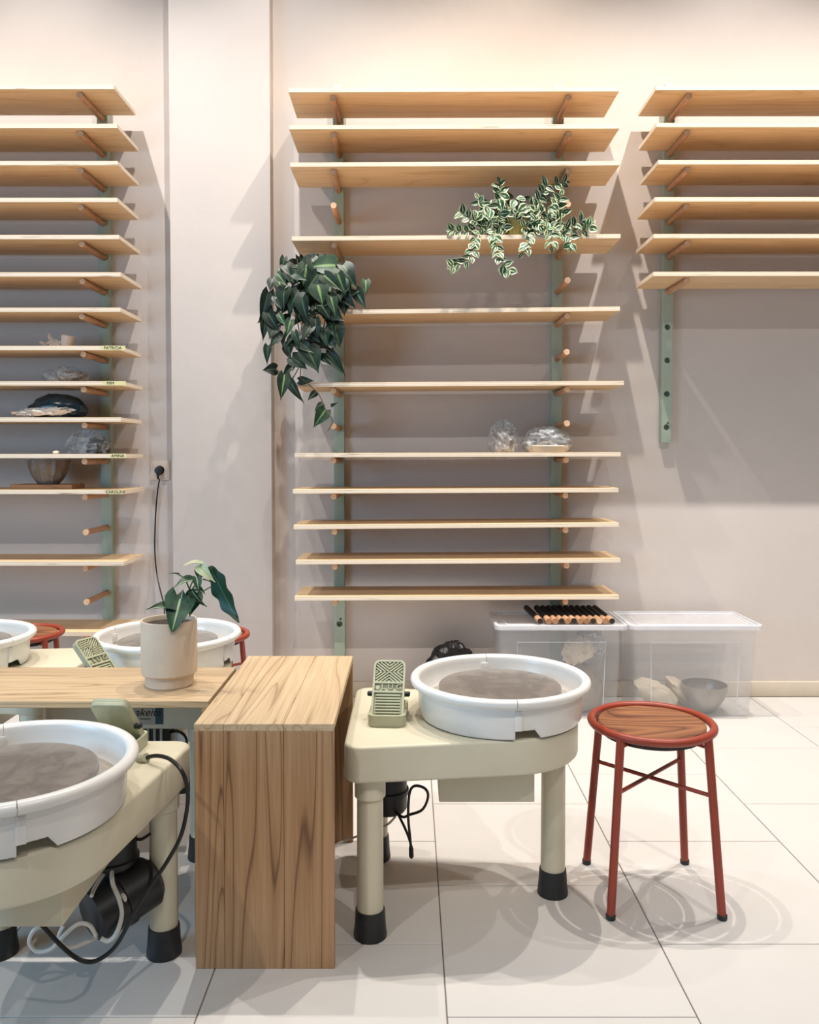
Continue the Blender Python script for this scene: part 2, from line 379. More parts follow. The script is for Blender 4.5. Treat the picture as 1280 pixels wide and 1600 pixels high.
bm_ = MB().box(-BL / 2, BL / 2, 0, BB_ - BF, -BT, 0); bm_.mi = [1, 1, 1, 1, 0, 0]
BOARD = bm_.mesh('ware_board', ['ply', 'plyedge'], bevel=.0012, bseg=1)
def board(xc, zl, label, group, tilt=0, dy=0):
    o = put('ware_board', BOARD, None, (xc, BF + dy, zl)); o.rotation_euler = (0, tilt, 0)
    return tag(o, label, 'shelf board', group)
zf = lambda y: P(640, y, BF).z
# left rack
LB = [132.5, 193.5, 251.5, 309, 367, 425.5, 480.8, 540.5, 595.8, 652.3, 709.3, 765.5, 877.4, 987.3]
LJ = [-5, -1, -1, -2, 0, 2, 1, 0, 2, 0, 2, 3, 2, 2]
lz = [zf(y) for y in LB]; extra = ['', '', '', '', '', '', '', ' with a paper-wrapped cup', ' with a film-wrapped pot', ' with a dark wrapped bundle', ' with crumpled film', ' with the wrapped bowl', ', between two bare pegs', ', lowest']
left_boards = []
for k, z in enumerate(lz):
    left_boards.append(board(-1.462 - BL / 2 + LJ[k] * .0033, z, 'plywood board on the left rack, %s from the top%s' % (ORD[k], extra[k]) if k else 'topmost plywood board on the left rack', 'plywood boards on the left rack', random.uniform(-.0006, .0006)))
LX = P(163.5, 560, RY0).x
upright(LX, P(160, 133, RY0).z, .12, [z - BT - PR - .0012 for z in lz] + [P(122, 832, PF).z, P(126, 941, PF).z], [], 'sage green slotted upright with wooden pegs carrying the left rack')
# middle rack: (y left, y right)
CB = [(137.5, 136), (195.5, 194), (254, 251.5), (369.5, 365.5), (485, 479), (598, 595), (708, 706.5), (764.7, 762.5), (820.5, 816.5), (875.5, 872.5), (932, 930)]
CXL = [452, 453, 454, 456, 456, 463, 459, 456, 457, 460, 458]
cl, cr = [], []; cext = ['', '', '', ' carrying the variegated plant', ' behind the trailing dark plant', '', ' with two film-wrapped pots', '', '', '', ', lowest']
mid_boards = []
for k, (a, b) in enumerate(CB):
    za, zb = zf(a), zf(b); xc = (CXL[k] - 640) / 1280 * BF + BL / 2 + .004
    mid_boards.append(board(xc, (za + zb) / 2, 'plywood board on the middle rack, %s from the top%s' % (ORD[k], cext[k]) if k else 'topmost plywood board on the middle rack', 'plywood boards on the middle rack', -math.atan((zb - za) / BL)))
    cl.append(za + (zb - za) * .14); cr.append(za + (zb - za) * .87)
CLX, CRX = P(529.5, 560, RY0).x, P(870.5, 560, RY0).x
fz = lambda y: P(640, y, PF).z
upright(CLX, P(530, 132, RY0).z, .12, [z - BT - PR - .0012 for z in cl] + [fz(321), fz(437), fz(552), fz(666)], [P(530, 975, RY0).z], 'sage green upright with pegs at the left of the middle rack', P(530, 967, RY0).z)
upright(CRX, P(870, 131, RY0).z, .12, [z - BT - PR - .0012 for z in cr] + [fz(319), fz(438), fz(550), fz(661.5)], [], 'sage green upright with pegs at the right of the middle rack')
# right rack
RB = [134, 192, 250, 308, 365.5, 424.5]; RX = [1019.5, 1020.7, 1024, 1019, 1018, 1018]; rz_ = [zf(y) for y in RB]
for k, z in enumerate(rz_):
    board((RX[k] - 640) / 1280 * BF + BL / 2, z, 'plywood board on the right rack, %s from the top%s' % (ORD[k], ', lowest' if k == 5 else '') if k else 'topmost plywood board on the right rack', 'plywood boards on the right rack', random.uniform(-.0008, .0004))
RXU = P(1044.5, 400, RY0).x
upright(RXU, P(1045, 130, RY0).z, P(1043, 692, RY0).z, [z - BT - PR - .0012 for z in rz_], [P(1045, y, RY0).z for y in (511, 563, 615.5, 667.5)], 'short sage green upright of the right rack with four empty holes', P(1045, 661, RY0).z)
# name tapes on the left boards
for k, x, w, s in ((7, 177, .125, 'PATRICIA'), (8, 179, .115, 'MIM'), (10, 183, .085, 'AMINA'), (11, 179, .085, 'CAROLINE')):
    b_ = left_boards[k]; p = P(x, 600, BF)
    tp = put('name_tape', MB().box(-w / 2, w / 2, -.0012, 0, -.0215, .001).mesh('name_tape', 'tape'), b_, (p.x - b_.location.x, 0, 0)); tp['label'] = 'strip of yellow masking tape with a handwritten name'
    o = put('lettering', textmesh(s, .021, 'ink', ext=.0004), tp, (0 if s != 'MIM' else -.02, -.0016, -.0105)); o.rotation_euler = (R(90), 0, 0)

# ------------------------------------------------------------------ wooden benches (inverted U, panels glued from staves)
BH, TH = .648, .02
def bench(name, label, loc, L, Wd, rz, splits):
    t = thing(name, label, 'bench', loc, rz, 'low wooden benches')
    e = .0006
    xs = [-Wd / 2] + [-Wd / 2 + Wd * q for q in splits] + [Wd / 2]
    for a, b in zip(xs, xs[1:]):
        MB().box(a + e / 2, b - e / 2, -L / 2, L / 2, BH - TH, BH).obj('top_plank', 'benchy', t, bevel=.0015, bseg=1)
        for sy in (-1, 1):
            y0 = -L / 2 if sy < 0 else L / 2 - TH
            o = MB().box(a + e / 2, b - e / 2, 0, TH, 0, BH - TH).obj('leg_plank', 'bench', t, bevel=.0012, bseg=1); o.location = (0, y0, 0)
    return t
bench('wooden_bench', 'waterfall wooden bench standing end-on beside the right pottery wheel', (-.378, 2.105 + .36, 0), .72, .364, R(0), (.21, .64))
bench('wooden_bench', 'wooden bench carrying the potted arrowhead plant', (-.566 - .404, 2.487, 0), .80, .37, R(90), (.38, .7))

# ------------------------------------------------------------------ pottery wheels
def teardrop(hw=.2926, r=.235, x0=-.455, cr=.05):
    ph = R(7); out = []
    for i in range(25):
        a = -PI / 2 + ph + (PI - 2 * ph) * i / 24; out.append((r * math.cos(a), r * math.sin(a)))
    for i in range(7):
        a = PI / 2 + (PI / 2) * i / 6; out.append((x0 + cr + cr * math.cos(a), hw - cr - .004 + cr * math.sin(a)))
    for i in range(7):
        a = PI + (PI / 2) * i / 6; out.append((x0 + cr + cr * math.cos(a), -hw + cr + .004 + cr * math.sin(a)))
    return out
WT, WB = .556, .454
def pan_half(a0, a1, notch):
    seg = 40; mb = MB(); vs = []; fs = []; prof_n = None
    for i in range(seg + 1):
        a = a0 + (a1 - a0) * i / seg; zb = WT + .003
        da = a - a0 if notch > 0 else a1 - a
        if da < R(17): zb += .024
        prof = [(.2455, zb + .008), (.2490, .644)]
        for k in range(13):
            t = R(-100 + 265 * k / 12); prof.append((.2585 + .0145 * math.cos(t), .6635 + .0135 * math.sin(t)))
        prof += [(.2440, .655), (.2400, .614), (.230, .603), (.09, .600), (.09, .596), (.226, .596), (.235, .600), (.238, zb + .003), (.240, zb)]
        prof_n = len(prof)
        vs += [(r * math.cos(a), r * math.sin(a), z) for r, z in prof]
    m = prof_n
    for i in range(seg):
        for k in range(m): l = (k + 1) % m; fs.append((i * m + k, (i + 1) * m + k, (i + 1) * m + l, i * m + l))
    fs += [tuple(range(m))[::-1], tuple(seg * m + k for k in range(m))]
    return mb.add(vs, fs)
def make_wheel(label, loc, rz, seam):
    t = thing('pottery_wheel', label, 'pottery wheel', loc, rz, 'electric pottery wheels')
    MB().prism(teardrop(), WB, WT).obj('table_body', 'cream', t, bevel=.009, bseg=3, bang=60)
    for lx, ly in ((-.385, -.222), (-.385, .222), (.165, 0)):
        lg = MB().lathe([(0, .05), (.0375, .05), (.0365, .36), (.0365, WB + .001), (0, WB + .001)], 32, c=(lx, ly, 0)).obj('leg', 'cream', t)
        if lx < 0: MB().lathe([(.0368, .392), (.043, .398), (.0435, WB), (.0368, WB)], 32, closed=True, c=(lx, ly, 0)).obj('collar', 'cream', lg)
        MB().lathe([(0, .0), (.046, .0), (.047, .006), (.0435, .035), (.0415, .072), (.0405, .078), (.0385, .079), (.0380, .06), (0, .06)], 32, c=(lx, ly, 0)).obj('rubber_foot', 'rubber', lg)
    for k in range(2):
        h = pan_half(R(seam) + PI * k + .004, R(seam) + PI * (k + 1) - .004, 1).obj('splash_pan_half', 'pan', t, ang=40)
        a = R(seam) + PI * k
        for da, r0, w, z0, z1 in ((R(1.6), .2475, .020, .585, .640), (R(2), .236, .022, .618, .652)):
            mt = Matrix.Rotation(a + da, 4, 'Z')
            MB().box(r0 - .001, r0 + .0035, -w / 2, w / 2, z0, z1, mt).obj('joint_tab', 'pan', h, bevel=.001)
    MB().lathe([(0, .603), (.2395, .6035)], 48).obj('slurry_film', 'slurry', t)
    MB().lathe([(0, .646), (.183, .646), (.186, .643), (.186, .631), (.183, .628), (.05, .628), (.03, .60), (0, .60)], 64).obj('wheel_head', 'head', t).location = (0, 0, 0)
    MB().box(-.19, .085, -.15, .15, .346, WB + .002).obj('control_box', 'cream', t, bevel=.003)
    mm = MB().lathe([(0, .215), (.055, .215), (.062, .225), (.062, .27), (.068, .272), (.068, .285), (.062, .287), (.062, .42), (.05, WB + .002), (0, WB + .002)], 32, c=(-.345, .10, 0)).obj('motor', 'black', t)
    return t
wa = make_wheel('cream pottery wheel beside the red stool, foot pedal parked on it', (.275, 2.478, 0), 0, -86)
wb = make_wheel('cream pottery wheel in the left foreground, cut off by the frame', (-.885, 1.79, 0), R(-90), 29)
wc = make_wheel('cream pottery wheel behind the potted plant and left bench', (-.917, 3.09, 0), R(90), -110)
wd = make_wheel('pottery wheel at the far left edge behind the bench', (-1.70, 3.06, 0), R(180), -200)
# cords of the right wheel
pts = [P(608, 1260, 2.55), P(628, 1276, 2.50), P(640, 1273, 2.47), P(660, 1265, 2.45), P(669, 1245, 2.45), P(664, 1232, 2.45), P(648, 1228, 2.46), P(640, 1240, 2.47), P(638, 1275, 2.47), P(641, 1310, 2.47), P(643, 1335, 2.47)]
MB().tube(w2l(wa, spline(pts)), .0042, 8).obj('power_cord', 'cord', wa)
pts = [P(622, 1272, 2.52), P(632, 1292, 2.48), P(640, 1312, 2.475), P(643, 1325, 2.475)]
MB().tube(w2l(wa, spline(pts)), .0042, 8).obj('power_cord', 'cord', wa)
MB().tube(w2l(wa, [P(642, 1320, 2.47), P(642.5, 1326, 2.47), P(643, 1338, 2.47), P(643, 1341, 2.47)]), [.004, .0075, .0075, .004], 10).obj('plug', 'cord', wa)
pts = [P(618, 1276, 2.56), P(606, 1288, 2.57), P(590, 1294, 2.60), P(560, 1306, 2.66), P(528, 1318, 2.72)]
MB().tube(w2l(wa, spline(pts)), .0035, 8).obj('grey_cord', 'whitecord', wa)
# cords under the left front wheel
def cordpx(root, name, mat, r, lst):
    return MB().tube(w2l(root, spline([P(*q) for q in lst])), r, 8).obj(name, mat, root)
cordpx(wb, 'white_cord', 'whitecord', .0058, [(185, 1340, 2.12), (176, 1358, 2.08), (176, 1380, 2.05), (186, 1405, 2.03), (190, 1430, 2.02), (182, 1458, 2.0), (170, 1470, 2.0), (158, 1466, 2.0)])
cordpx(wb, 'white_cord', 'whitecord', .0058, [(188, 1432, 2.03), (195, 1412, 2.04), (193, 1400, 2.04), (185, 1398, 2.05)])
cordpx(wb, 'white_cord', 'whitecord', .0052, [(190, 1430, 2.06), (165, 1455, 2.03), (130, 1474, 2.0), (105, 1480, 1.98), (92, 1465, 1.97), (100, 1445, 1.97)])
cordpx(wb, 'white_cord', 'whitecord', .0052, [(150, 1462, 2.0), (140, 1446, 1.99), (122, 1444, 1.98), (100, 1462, 1.96), (80, 1483, 1.95), (58, 1486, 1.95), (46, 1472, 1.95), (52, 1455, 1.95), (66, 1446, 1.96)])
cordpx(wb, 'white_cord', 'whitecord', .005, [(182, 1344, 2.13), (165, 1362, 2.08), (150, 1384, 2.03), (143, 1400, 1.99)])
big = MB().lathe([(0, -.10), (.05, -.10), (.066, -.09), (.066, -.02), (.071, -.018), (.071, 0), (.066, .002), (.066, .07), (.05, .085), (0, .085)], 32)
d_ = (P(250, 1375, 2.15) - P(150, 1440, 2.02)).normalized()
big.xf(Matrix.Translation(P(196, 1400, 2.1)) @ d_.to_track_quat('Z', 'Y').to_matrix().to_4x4())
big.v = [tuple(q) for q in w2l(wb, big.v)]; big.obj('drive_motor', 'black', wb)
# black box, loop of cord and white tube end under the wheel behind the bench
MB().box(-.36, -.20, -.105, .0, .31, WB).obj('power_unit', 'black', wc, bevel=.004)
for k in range(4): MB().box(-.366, -.358, -.02 + .0 - k * .022, -.012 - k * .022, .32, .44).obj('cooling_fin', 'sticker', wc)
q0 = P(275, 1158, 2.76); ring = [q0 + Vector((.037 * math.cos(a), -.004 * math.sin(a), .036 * math.sin(a))) for a in [2 * PI * k / 20 for k in range(21)]]
MB().tube(w2l(wc, ring), .005, 8).obj('cord_loop', 'cord', wc)
MB().tube(w2l(wc, [q0 + Vector((0, 0, 0)), q0 + Vector((0, .16, .012))]), .031, 24).obj('white_tube', 'pan', wc)
st = MB().box(-.0, .0012, -.03, .115, .47, .55).obj('sticker', 'sticker', wc); st.location = (-.4562, -.087, 0)
stt = MB().box(-.0006, 0, -.03, -.005, .472, .548).obj('sticker_stripe', 'stickerdark', st); stt.location = (0, 0, 0)
mtx = Matrix(((0, 0, -1, -.001), (-1, 0, 0, .0), (0, 1, 0, 0), (0, 0, 0, 1)))
o = put('lettering', textmesh('makeita', .036, 'ink', ext=.0003, shear=.35), st); o.matrix_local = Matrix(((0, 0, -1, -.0009), (-1, 0, 0, .034), (0, 1, 0, .510), (0, 0, 0, 1)))
sq = [(-.0010, .045 - .003 * k, .489 + .0025 * math.sin(k * 2.1)) for k in range(12)]; MB().tube(sq, .0009, 6).obj('scribbled_line', 'ink', st)

# ------------------------------------------------------------------ foot pedals
def make_pedal(label, loc, rz):
    t = thing('foot_pedal', label, 'foot pedal', loc, rz, 'cast foot pedals of the wheels')
    b = MB(); b.prism(roundrect(-.055, .055, 0, .17, .022), 0, .014); b.obj('base', 'olive', t, bevel=.003)
    lip = MB(); arc = roundrect(-.055, .055, 0, .17, .022)
    ins = roundrect(-.047, .047, .008, .162, .016); n = len(arc)
    vs = []; 
    for (x, y), (x2, y2) in zip(arc, ins):
        h = .034 + (.045 * max(0, 1 - abs(y - .085) / .06) if y > .02 else 0)
        vs += [(x, y, .012), (x, y, h), (x2, y2, h), (x2, y2, .012)]
    fs = []
    for i in range(n):
        j = (i + 1) % n
        for k in range(3): fs.append((i * 4 + k, j * 4 + k, j * 4 + k + 1, i * 4 + k + 1))
    lip.add(vs, fs); lip.obj('rim', 'olive', t)
    for sx in (-1, 1): MB().tube([(sx * .045, .085, .074), (sx * .060, .085, .074), (sx * .064, .085, .074)], [.008, .008, .005], 12).obj('pivot_knob', 'black', t)
    ang = R(47); mt = Matrix.Translation((0, .082, .084)) @ Matrix.Rotation(ang, 4, 'X')
    pl_ = put('tread_plate', MB().prism(roundrect(-.048, .048, -.097, .097, .018), -.009, .003).mesh('tread_plate', 'olive', bevel=.002), t, mt=mt)
    tr = MB()
    fr_o = roundrect(-.048, .048, -.097, .097, .018)
    def barr(x0, y0, x1, y1, w, z1=.010):
        d = Vector((x1 - x0, y1 - y0, 0)); L = d.length
        if L < .003: return
        m2 = Matrix.Translation(((x0 + x1) / 2, (y0 + y1) / 2, 0)) @ Matrix.Rotation(math.atan2(d.y, d.x), 4, 'Z'); tr.box(-L / 2, L / 2, -w / 2, w / 2, .002, z1, m2)
    fin = roundrect(-.042, .042, -.091, .091, .013); vs = []; fs = []; n = len(fr_o)
    for (x, y), (x2, y2) in zip(fr_o, fin): vs += [(x, y, .002), (x, y, .011), (x2, y2, .011), (x2, y2, .002)]
    for i in range(n):
        j = (i + 1) % n
        for k in range(3): fs.append((i * 4 + k, j * 4 + k, j * 4 + k + 1, i * 4 + k + 1))
    tr.add(vs, fs)
    for y in (.022, -.008): barr(-.042, y, .042, y, .006, .011)
    for k in range(8): barr(-.036, -.019 - k * .0092, .036, -.019 - k * .0092, .0040)
    cx_, cy_, hw, hh = 0, .0575, .040, .033       # chevrons meeting in an X
    sl = hh / hw
    for sx in (-1, 1):
        for k in range(4):
            o_ = k * .0118
            barr(sx * o_, cy_, sx * hw, cy_ + (hw - o_) * sl, .0034); barr(sx * o_, cy_, sx * hw, cy_ - (hw - o_) * sl, .0034)
        for k in range(1, 4):
            o_ = k * .0098
            for sy in (-1, 1): barr(0, cy_ + sy * o_, sx * (hh - o_) / sl, cy_ + sy * hh, .0034)
    tr.obj('tread_ribs', 'olive', pl_, smooth=False)
    tx = put('lettering', textmesh('L U G', .025, 'olive', ext=.004), pl_, (.009, .007, .007)); 
    MB().lathe([(0, .0075), (.0065, .0075), (.0075, .006), (.0075, .002)], 20, c=(-.033, .007, 0)).obj('emblem', 'olive', pl_)
    return t
p = G(604, 1137, WT)
pa = make_pedal('sage metal foot pedal standing on the right wheel table, tread facing out', (p.x, p.y, WT), R(-3))
pc = make_pedal('sage foot pedal half hidden behind the left bench', (-.985, 2.73, WT), R(66))
pb = make_pedal('sage foot pedal behind the left foreground splash pan, cord running from it', (-.768, 2.230, WT), R(178))
gl = MB().tube(w2l(pb, [P(214, 1188, 2.10), P(220, 1187, 2.09), P(221, 1186, 2.09), P(229, 1184, 2.08)]), [.010, .010, .013, .012], 16).obj('cable_gland', 'olive', pb)
pts = [P(228, 1184, 2.085), P(245, 1181, 2.06), P(265, 1186, 2.03), P(283, 1203, 2.0), P(292, 1228, 2.0), P(293, 1258, 2.0), P(283, 1305, 1.99), P(262, 1345, 1.98), P(235, 1385, 1.96), P(208, 1430, 1.94), P(185, 1472, 1.92), P(165, 1493, 1.905), P(142, 1503, 1.895), P(118, 1496, 1.89), P(92, 1474, 1.88), P(66, 1446, 1.87)]
MB().tube(w2l(pb, spline(pts)), .0052, 10).obj('pedal_cord', 'cord', pb)
cordpx(wb, 'black_cord', 'cord', .0045, [(213, 1311, 2.12), (222, 1311, 2.12), (236, 1302, 2.13)])
cordpx(wb, 'black_cord', 'cord', .0045, [(190, 1335, 2.16), (196, 1352, 2.18), (212, 1385, 2.2), (213, 1398, 2.2)])

# ------------------------------------------------------------------ stools
SH = .522
def make_stool(label, loc, rz):
    t = thing('stool', label, 'stool', loc, rz, 'terracotta metal stools')
    rr = .181
    MB().tube([(rr * math.cos(a), rr * math.sin(a), SH) for a in [2 * PI * k / 64 for k in range(65)]], .0125, 14, cap=False).obj('seat_ring', 'red', t)
    MB().lathe([(0, SH + .004), (.157, SH + .004), (.1605, SH + .001), (.1605, SH - .016), (0, SH - .016)], 64).obj('seat', 'seat', t)
    MB().lathe([(0, SH - .016), (.150, SH - .0165), (.150, SH - .034), (.145, SH - .036), (0, SH - .036)], 48).obj('seat_plate', 'underseat', t)
    for k in range(4):
        a = PI / 4 + k * PI / 2; c, s = math.cos(a), math.sin(a)
        lg = MB().tube([(.181 * c, .181 * s, SH - .004), (.228 * c, .228 * s, .008)], .0125, 16).obj('leg', 'red', t)
        MB().lathe([(0, 0), (.0125, 0), (.0145, .003), (.0145, .014), (.012, .016)], 16, c=(.2285 * c, .2285 * s, 0)).obj('foot_cap', 'rubber', lg)
        MB().tube([(.148 * c, .148 * s, SH - .03), (.184 * c, .184 * s, SH - .032)], .006, 8).obj('bracket', 'red', t)
    rb = .181 + .047 * (SH - .355) / SH
    for k in range(2):
        a = PI / 4 + k * PI / 2; c, s = math.cos(a), math.sin(a); dz = .004 * (1 - 2 * k)
        MB().tube([(-rb * c, -rb * s, .355 + dz), (rb * c, rb * s, .355 + dz)], .0062, 12).obj('cross_brace', 'red', t)
    return t
make_stool('terracotta metal stool with round walnut seat standing on the open floor', (.745, 2.497, 0), R(0))
make_stool('terracotta stool behind the far left pottery wheel, partly hidden', (-1.795, 3.75, 0), R(14))
make_stool('terracotta stool behind the wheel by the pillar, only its edge showing', (-.925, 3.72, 0), R(0))

# ------------------------------------------------------------------ socket and cord on the wall
p = P(251, 735, WY); s_ = thing('wall_socket', 'beige wall socket beside the pillar', 'socket', (p.x, WY, p.z))
MB().box(-.053, .053, -.010, 0, -.053, .053).obj('cover_plate', 'socket', s_, bevel=.003)
MB().box(-.040, .040, -.013, -.009, -.040, .040).obj('frame', 'socket', s_, bevel=.002)
q = MB().lathe([(.030, 0), (.030, .004), (.026, .004), (.024, .001), (0, .001)], 32); q.xf(Matrix.Translation((0, -.012, 0)) @ Matrix.Rotation(R(90), 4, 'X')); q.obj('outlet_cup', 'socket', s_)
c_ = thing('power_cord', 'black plug and thin black cord hanging from the wall socket', 'cord', (p.x, WY - .02, p.z))
q = MB().lathe([(0, .004), (.019, .004), (.021, .010), (.021, .026), (.017, .034), (0, .036)], 24); q.xf(Matrix.Rotation(R(90), 4, 'X')); q.obj('plug', 'cord', c_)
MB().tube([(0, -.024, -.012), (-.001, -.024, -.03), (-.0025, -.022, -.048)], [.012, .0075, .005], 12).obj('strain_relief', 'cord', c_)
pts = [P(249.5, 748, WY - .04), P(246, 770, WY - .03), P(243, 810, WY - .02), P(242, 860, WY - .02), P(245, 895, WY - .04), P(250, 920, WY - .10), P(256, 945, WY - .2), P(258, 975, WY - .4)]
MB().tube(w2l(c_, spline(pts)), .0038, 8).obj('cable', 'cord', c_)

# ------------------------------------------------------------------ clear storage boxes
def make_box(x0, x1, label):
    y0, y1 = 4.09, 4.48; t = thing('storage_box', label, 'storage box', ((x0 + x1) / 2, (y0 + y1) / 2, 0), 0, 'clear plastic storage boxes')
    hw, hd = (x1 - x0) / 2, (y1 - y0) / 2; top = .478
    def ringv(s, z, k=5): return [(x, y, z) for x, y in roundrect(-hw + s, hw - s, -hd + s, hd - s, .035 if s < .03 else .03, k)]
    lv = [ringv(.048, .003), ringv(.044, .012), ringv(.022, top - .03), ringv(.020, top)]
    li = [ringv(.0235, top), ringv(.0255, top - .03), ringv(.0475, .014), ringv(.052, .006)]
    m = MB(); allr = lv + li; n = len(allr[0]); vs = [v for r_ in allr for v in r_]; fs = []
    for a in range(len(allr) - 1):
        for i in range(n): j = (i + 1) % n; fs.append((a * n + i, a * n + j, (a + 1) * n + j, (a + 1) * n + i))
    fs.append(tuple(range(n))[::-1]); fs.append(tuple((len(allr) - 1) * n + i for i in range(n)))
    bd = m.add(vs, fs).obj('body', 'clear', t)
    MB().tube([(*v[:2], top - .004) for v in ringv(.016, 0)] + [(*ringv(.016, 0)[0][:2], top - .004)], .006, 8).obj('body_rim', 'clearrim', bd)
    pn = MB(); z0, z1, a_ = .06, .40, hw - .12
    fy = lambda z: -hd + .046 - .024 * z / top - .0015
    pn.tube([(-a_, fy(z0), z0), (-a_ - .008, fy(z1), z1), (a_ + .008, fy(z1), z1), (a_, fy(z0), z0)], .0022, 6); pn.obj('moulded_panel_line', 'clearrim', bd)
    lid = MB(); ro = roundrect(-hw, hw, -hd, hd, .035); lid.prism(ro, top, top + .004); ld = lid.obj('lid', 'lid', t)
    e = MB(); o1, i1 = roundrect(-hw, hw, -hd, hd, .035), roundrect(-hw + .016, hw - .016, -hd + .016, hd - .016, .025); n = len(o1); vs = []; fs = []
    for (x, y), (x2, y2) in zip(o1, i1): vs += [(x, y, top - .014), (x, y, top + .009), (x2, y2, top + .011), (x2, y2, top + .0045)]
    for i in range(n):
        j = (i + 1) % n
        for k in range(3): fs.append((i * 4 + k, j * 4 + k, j * 4 + k + 1, i * 4 + k + 1))
    e.add(vs, fs).obj('lid_edge', 'clearrim', ld)
    e = MB(); o1 = roundrect(-hw + .06, hw - .06, -hd + .05, hd - .05, .03); e.tube([(x, y, top + .005) for x, y in o1] + [(*o1[0], top + .005)], .003, 6).obj('lid_ridge', 'clearrim', ld)
    return t
LZ = .482
make_box(.432, 1.104, 'clear plastic storage box with dowels on its lid')
make_box(1.110, 1.785, 'clear plastic storage box holding a metal bowl, right of the other')
# dowels on the lid
DOWS = []
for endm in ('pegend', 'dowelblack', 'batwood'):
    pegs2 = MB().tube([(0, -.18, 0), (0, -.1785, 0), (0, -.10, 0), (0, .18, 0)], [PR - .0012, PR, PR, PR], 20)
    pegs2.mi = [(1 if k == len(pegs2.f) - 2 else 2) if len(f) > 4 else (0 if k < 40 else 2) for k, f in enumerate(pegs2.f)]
    DOWS.append(pegs2.mesh('dowel', ['peg', endm, 'dowelblack']))  # shaft near-black behind a short wood-coloured front end
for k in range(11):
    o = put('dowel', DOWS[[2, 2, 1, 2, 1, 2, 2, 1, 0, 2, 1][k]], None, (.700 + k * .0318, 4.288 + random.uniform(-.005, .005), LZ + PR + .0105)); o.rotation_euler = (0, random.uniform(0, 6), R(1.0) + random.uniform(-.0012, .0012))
    tag(o, 'black dowel with wood-coloured tip, %s in the row on the lid' % (['leftmost', 'second from left', 'third from left', 'fourth from left', 'fifth from left', 'sixth, the middle one', 'fifth from right', 'fourth from right', 'third from right', 'second from right', 'rightmost'][k]), 'dowel', 'dowels lying side by side on the box lid')
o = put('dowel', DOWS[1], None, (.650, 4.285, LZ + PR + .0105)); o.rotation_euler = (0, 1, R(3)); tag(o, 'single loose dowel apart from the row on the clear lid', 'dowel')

# ------------------------------------------------------------------ lumps, bags and wrapped pots
def blob(rx, ry, rz, seed, amp=.18, freq=2.2, flat=True, seg=26, rings=16, ridge=False):
    m = MB(); vs = []; fs = []
    for i in range(rings + 1):
        th = PI * i / rings
        for k in range(seg):
            a = 2 * PI * k / seg; v = Vector((math.sin(th) * math.cos(a), math.sin(th) * math.sin(a), math.cos(th)))
            nv = noise.noise(v * freq + Vector((seed * 7.3, seed * 3.1, seed))) + .5 * noise.noise(v * freq * 2.3 + Vector((seed, 4, seed * 2)))
            if ridge: nv = .6 - 1.6 * abs(nv)
            s = 1 + amp * nv; vs.append((v.x * rx * s, v.y * ry * s, v.z * rz * s))
    for i in range(rings):
        for k in range(seg): l = (k + 1) % seg; fs.append((i * seg + k, i * seg + l, (i + 1) * seg + l, (i + 1) * seg + k))
    if flat: vs = [(x, y, max(z, -rz * .62)) for x, y, z in vs]; vs = [(x, y, z + rz * .62) for x, y, z in vs]
    else: vs = [(x, y, z + rz) for x, y, z in vs]
    mz = min(q[2] for q in vs); vs = [(x, y, z - mz) for x, y, z in vs]
    return m.add(vs, fs)
def bowlmesh(r, h, foot=.45, th=.006):
    pr = [(0, .004), (r * foot, 0), (r * (foot + .05), .003)]
    for k in range(1, 9):
        t = k / 8; pr.append((r * (foot + (1 - foot) * math.sin(t * PI / 2) ** .8), h * t))
    pr += [(pr[-1][0] - th, h)]
    for k in range(7, 0, -1):
        t = k / 8; pr.append((r * (foot + (1 - foot) * math.sin(t * PI / 2) ** .8) - th, h * t + th * .3))
    pr += [(0, th + .004)]
    return MB().lathe(pr, 40)
# left rack contents
SY = 4.30
def on_board(px, zb, y=SY): return Vector(((px - 640) / 1280 * y, y, zb + .0005))
p = on_board(98, lz[7]); t = thing('paper_wrapped_cup', 'small pale cup with crumpled paper on the left rack', 'pottery', p)
q = MB().lathe([(0, 0), (.030, 0), (.036, .062), (.033, .062), (.028, .006), (0, .006)], 28); q.xf(Matrix.Translation((.038, -.02, .004)) @ Matrix.Rotation(R(9), 4, 'Y')); q.obj('cup', 'paper', t)
q = blob(.045, .035, .028, 3, .55, 2.6, ridge=True); q.xf(Matrix.Translation((-.022, 0, 0))); q.obj('crumpled_paper', 'paper', t, smooth=False)
for k, (dx, dz, w) in enumerate(((-.055, .055, -30), (-.075, .022, -70), (-.015, .04, 25))):
    q = blob(.010, .014, .030, 5 + k, .5, 2, False); q.xf(Matrix.Translation((dx + .02, 0, max(dz - .03, .016))) @ Matrix.Rotation(R(w), 4, 'Y')); q.obj('paper_twist', 'paper', t, smooth=False)
p = on_board(104, lz[8]); t = thing('wrapped_pot', 'low brown pot wrapped in clear film on the left rack', 'pottery', p)
q = bowlmesh(.075, .055, .6); q.xf(Matrix.Translation((.03, 0, 0))); q.obj('pot', 'brownpot', t)
blob(.112, .085, .052, 11, .2, 2.0, ridge=True, seg=40, rings=24).obj('plastic_film', 'film', t, ang=40)
p = on_board(92, lz[9]); t = thing('wrapped_bundle', 'dark teal plastic bundle with a pale rolled cloth in front', 'bundle', p)
blob(.15, .09, .078, 21, .16, 2.0).obj('dark_plastic', 'bluebag', t, ang=25)
q = blob(.145, .022, .020, 23, .5, 3.5, False, 40, 12); q.xf(Matrix.Translation((-.035, -.088, .009)) @ Matrix.Rotation(R(-3), 4, 'Y')); q.obj('rolled_cloth', 'paper', t, ang=30)
q = blob(.06, .03, .022, 29, .4, 3, False); q.xf(Matrix.Translation((-.115, -.08, .0))); q.obj('plastic_fold', 'film', t, smooth=False)
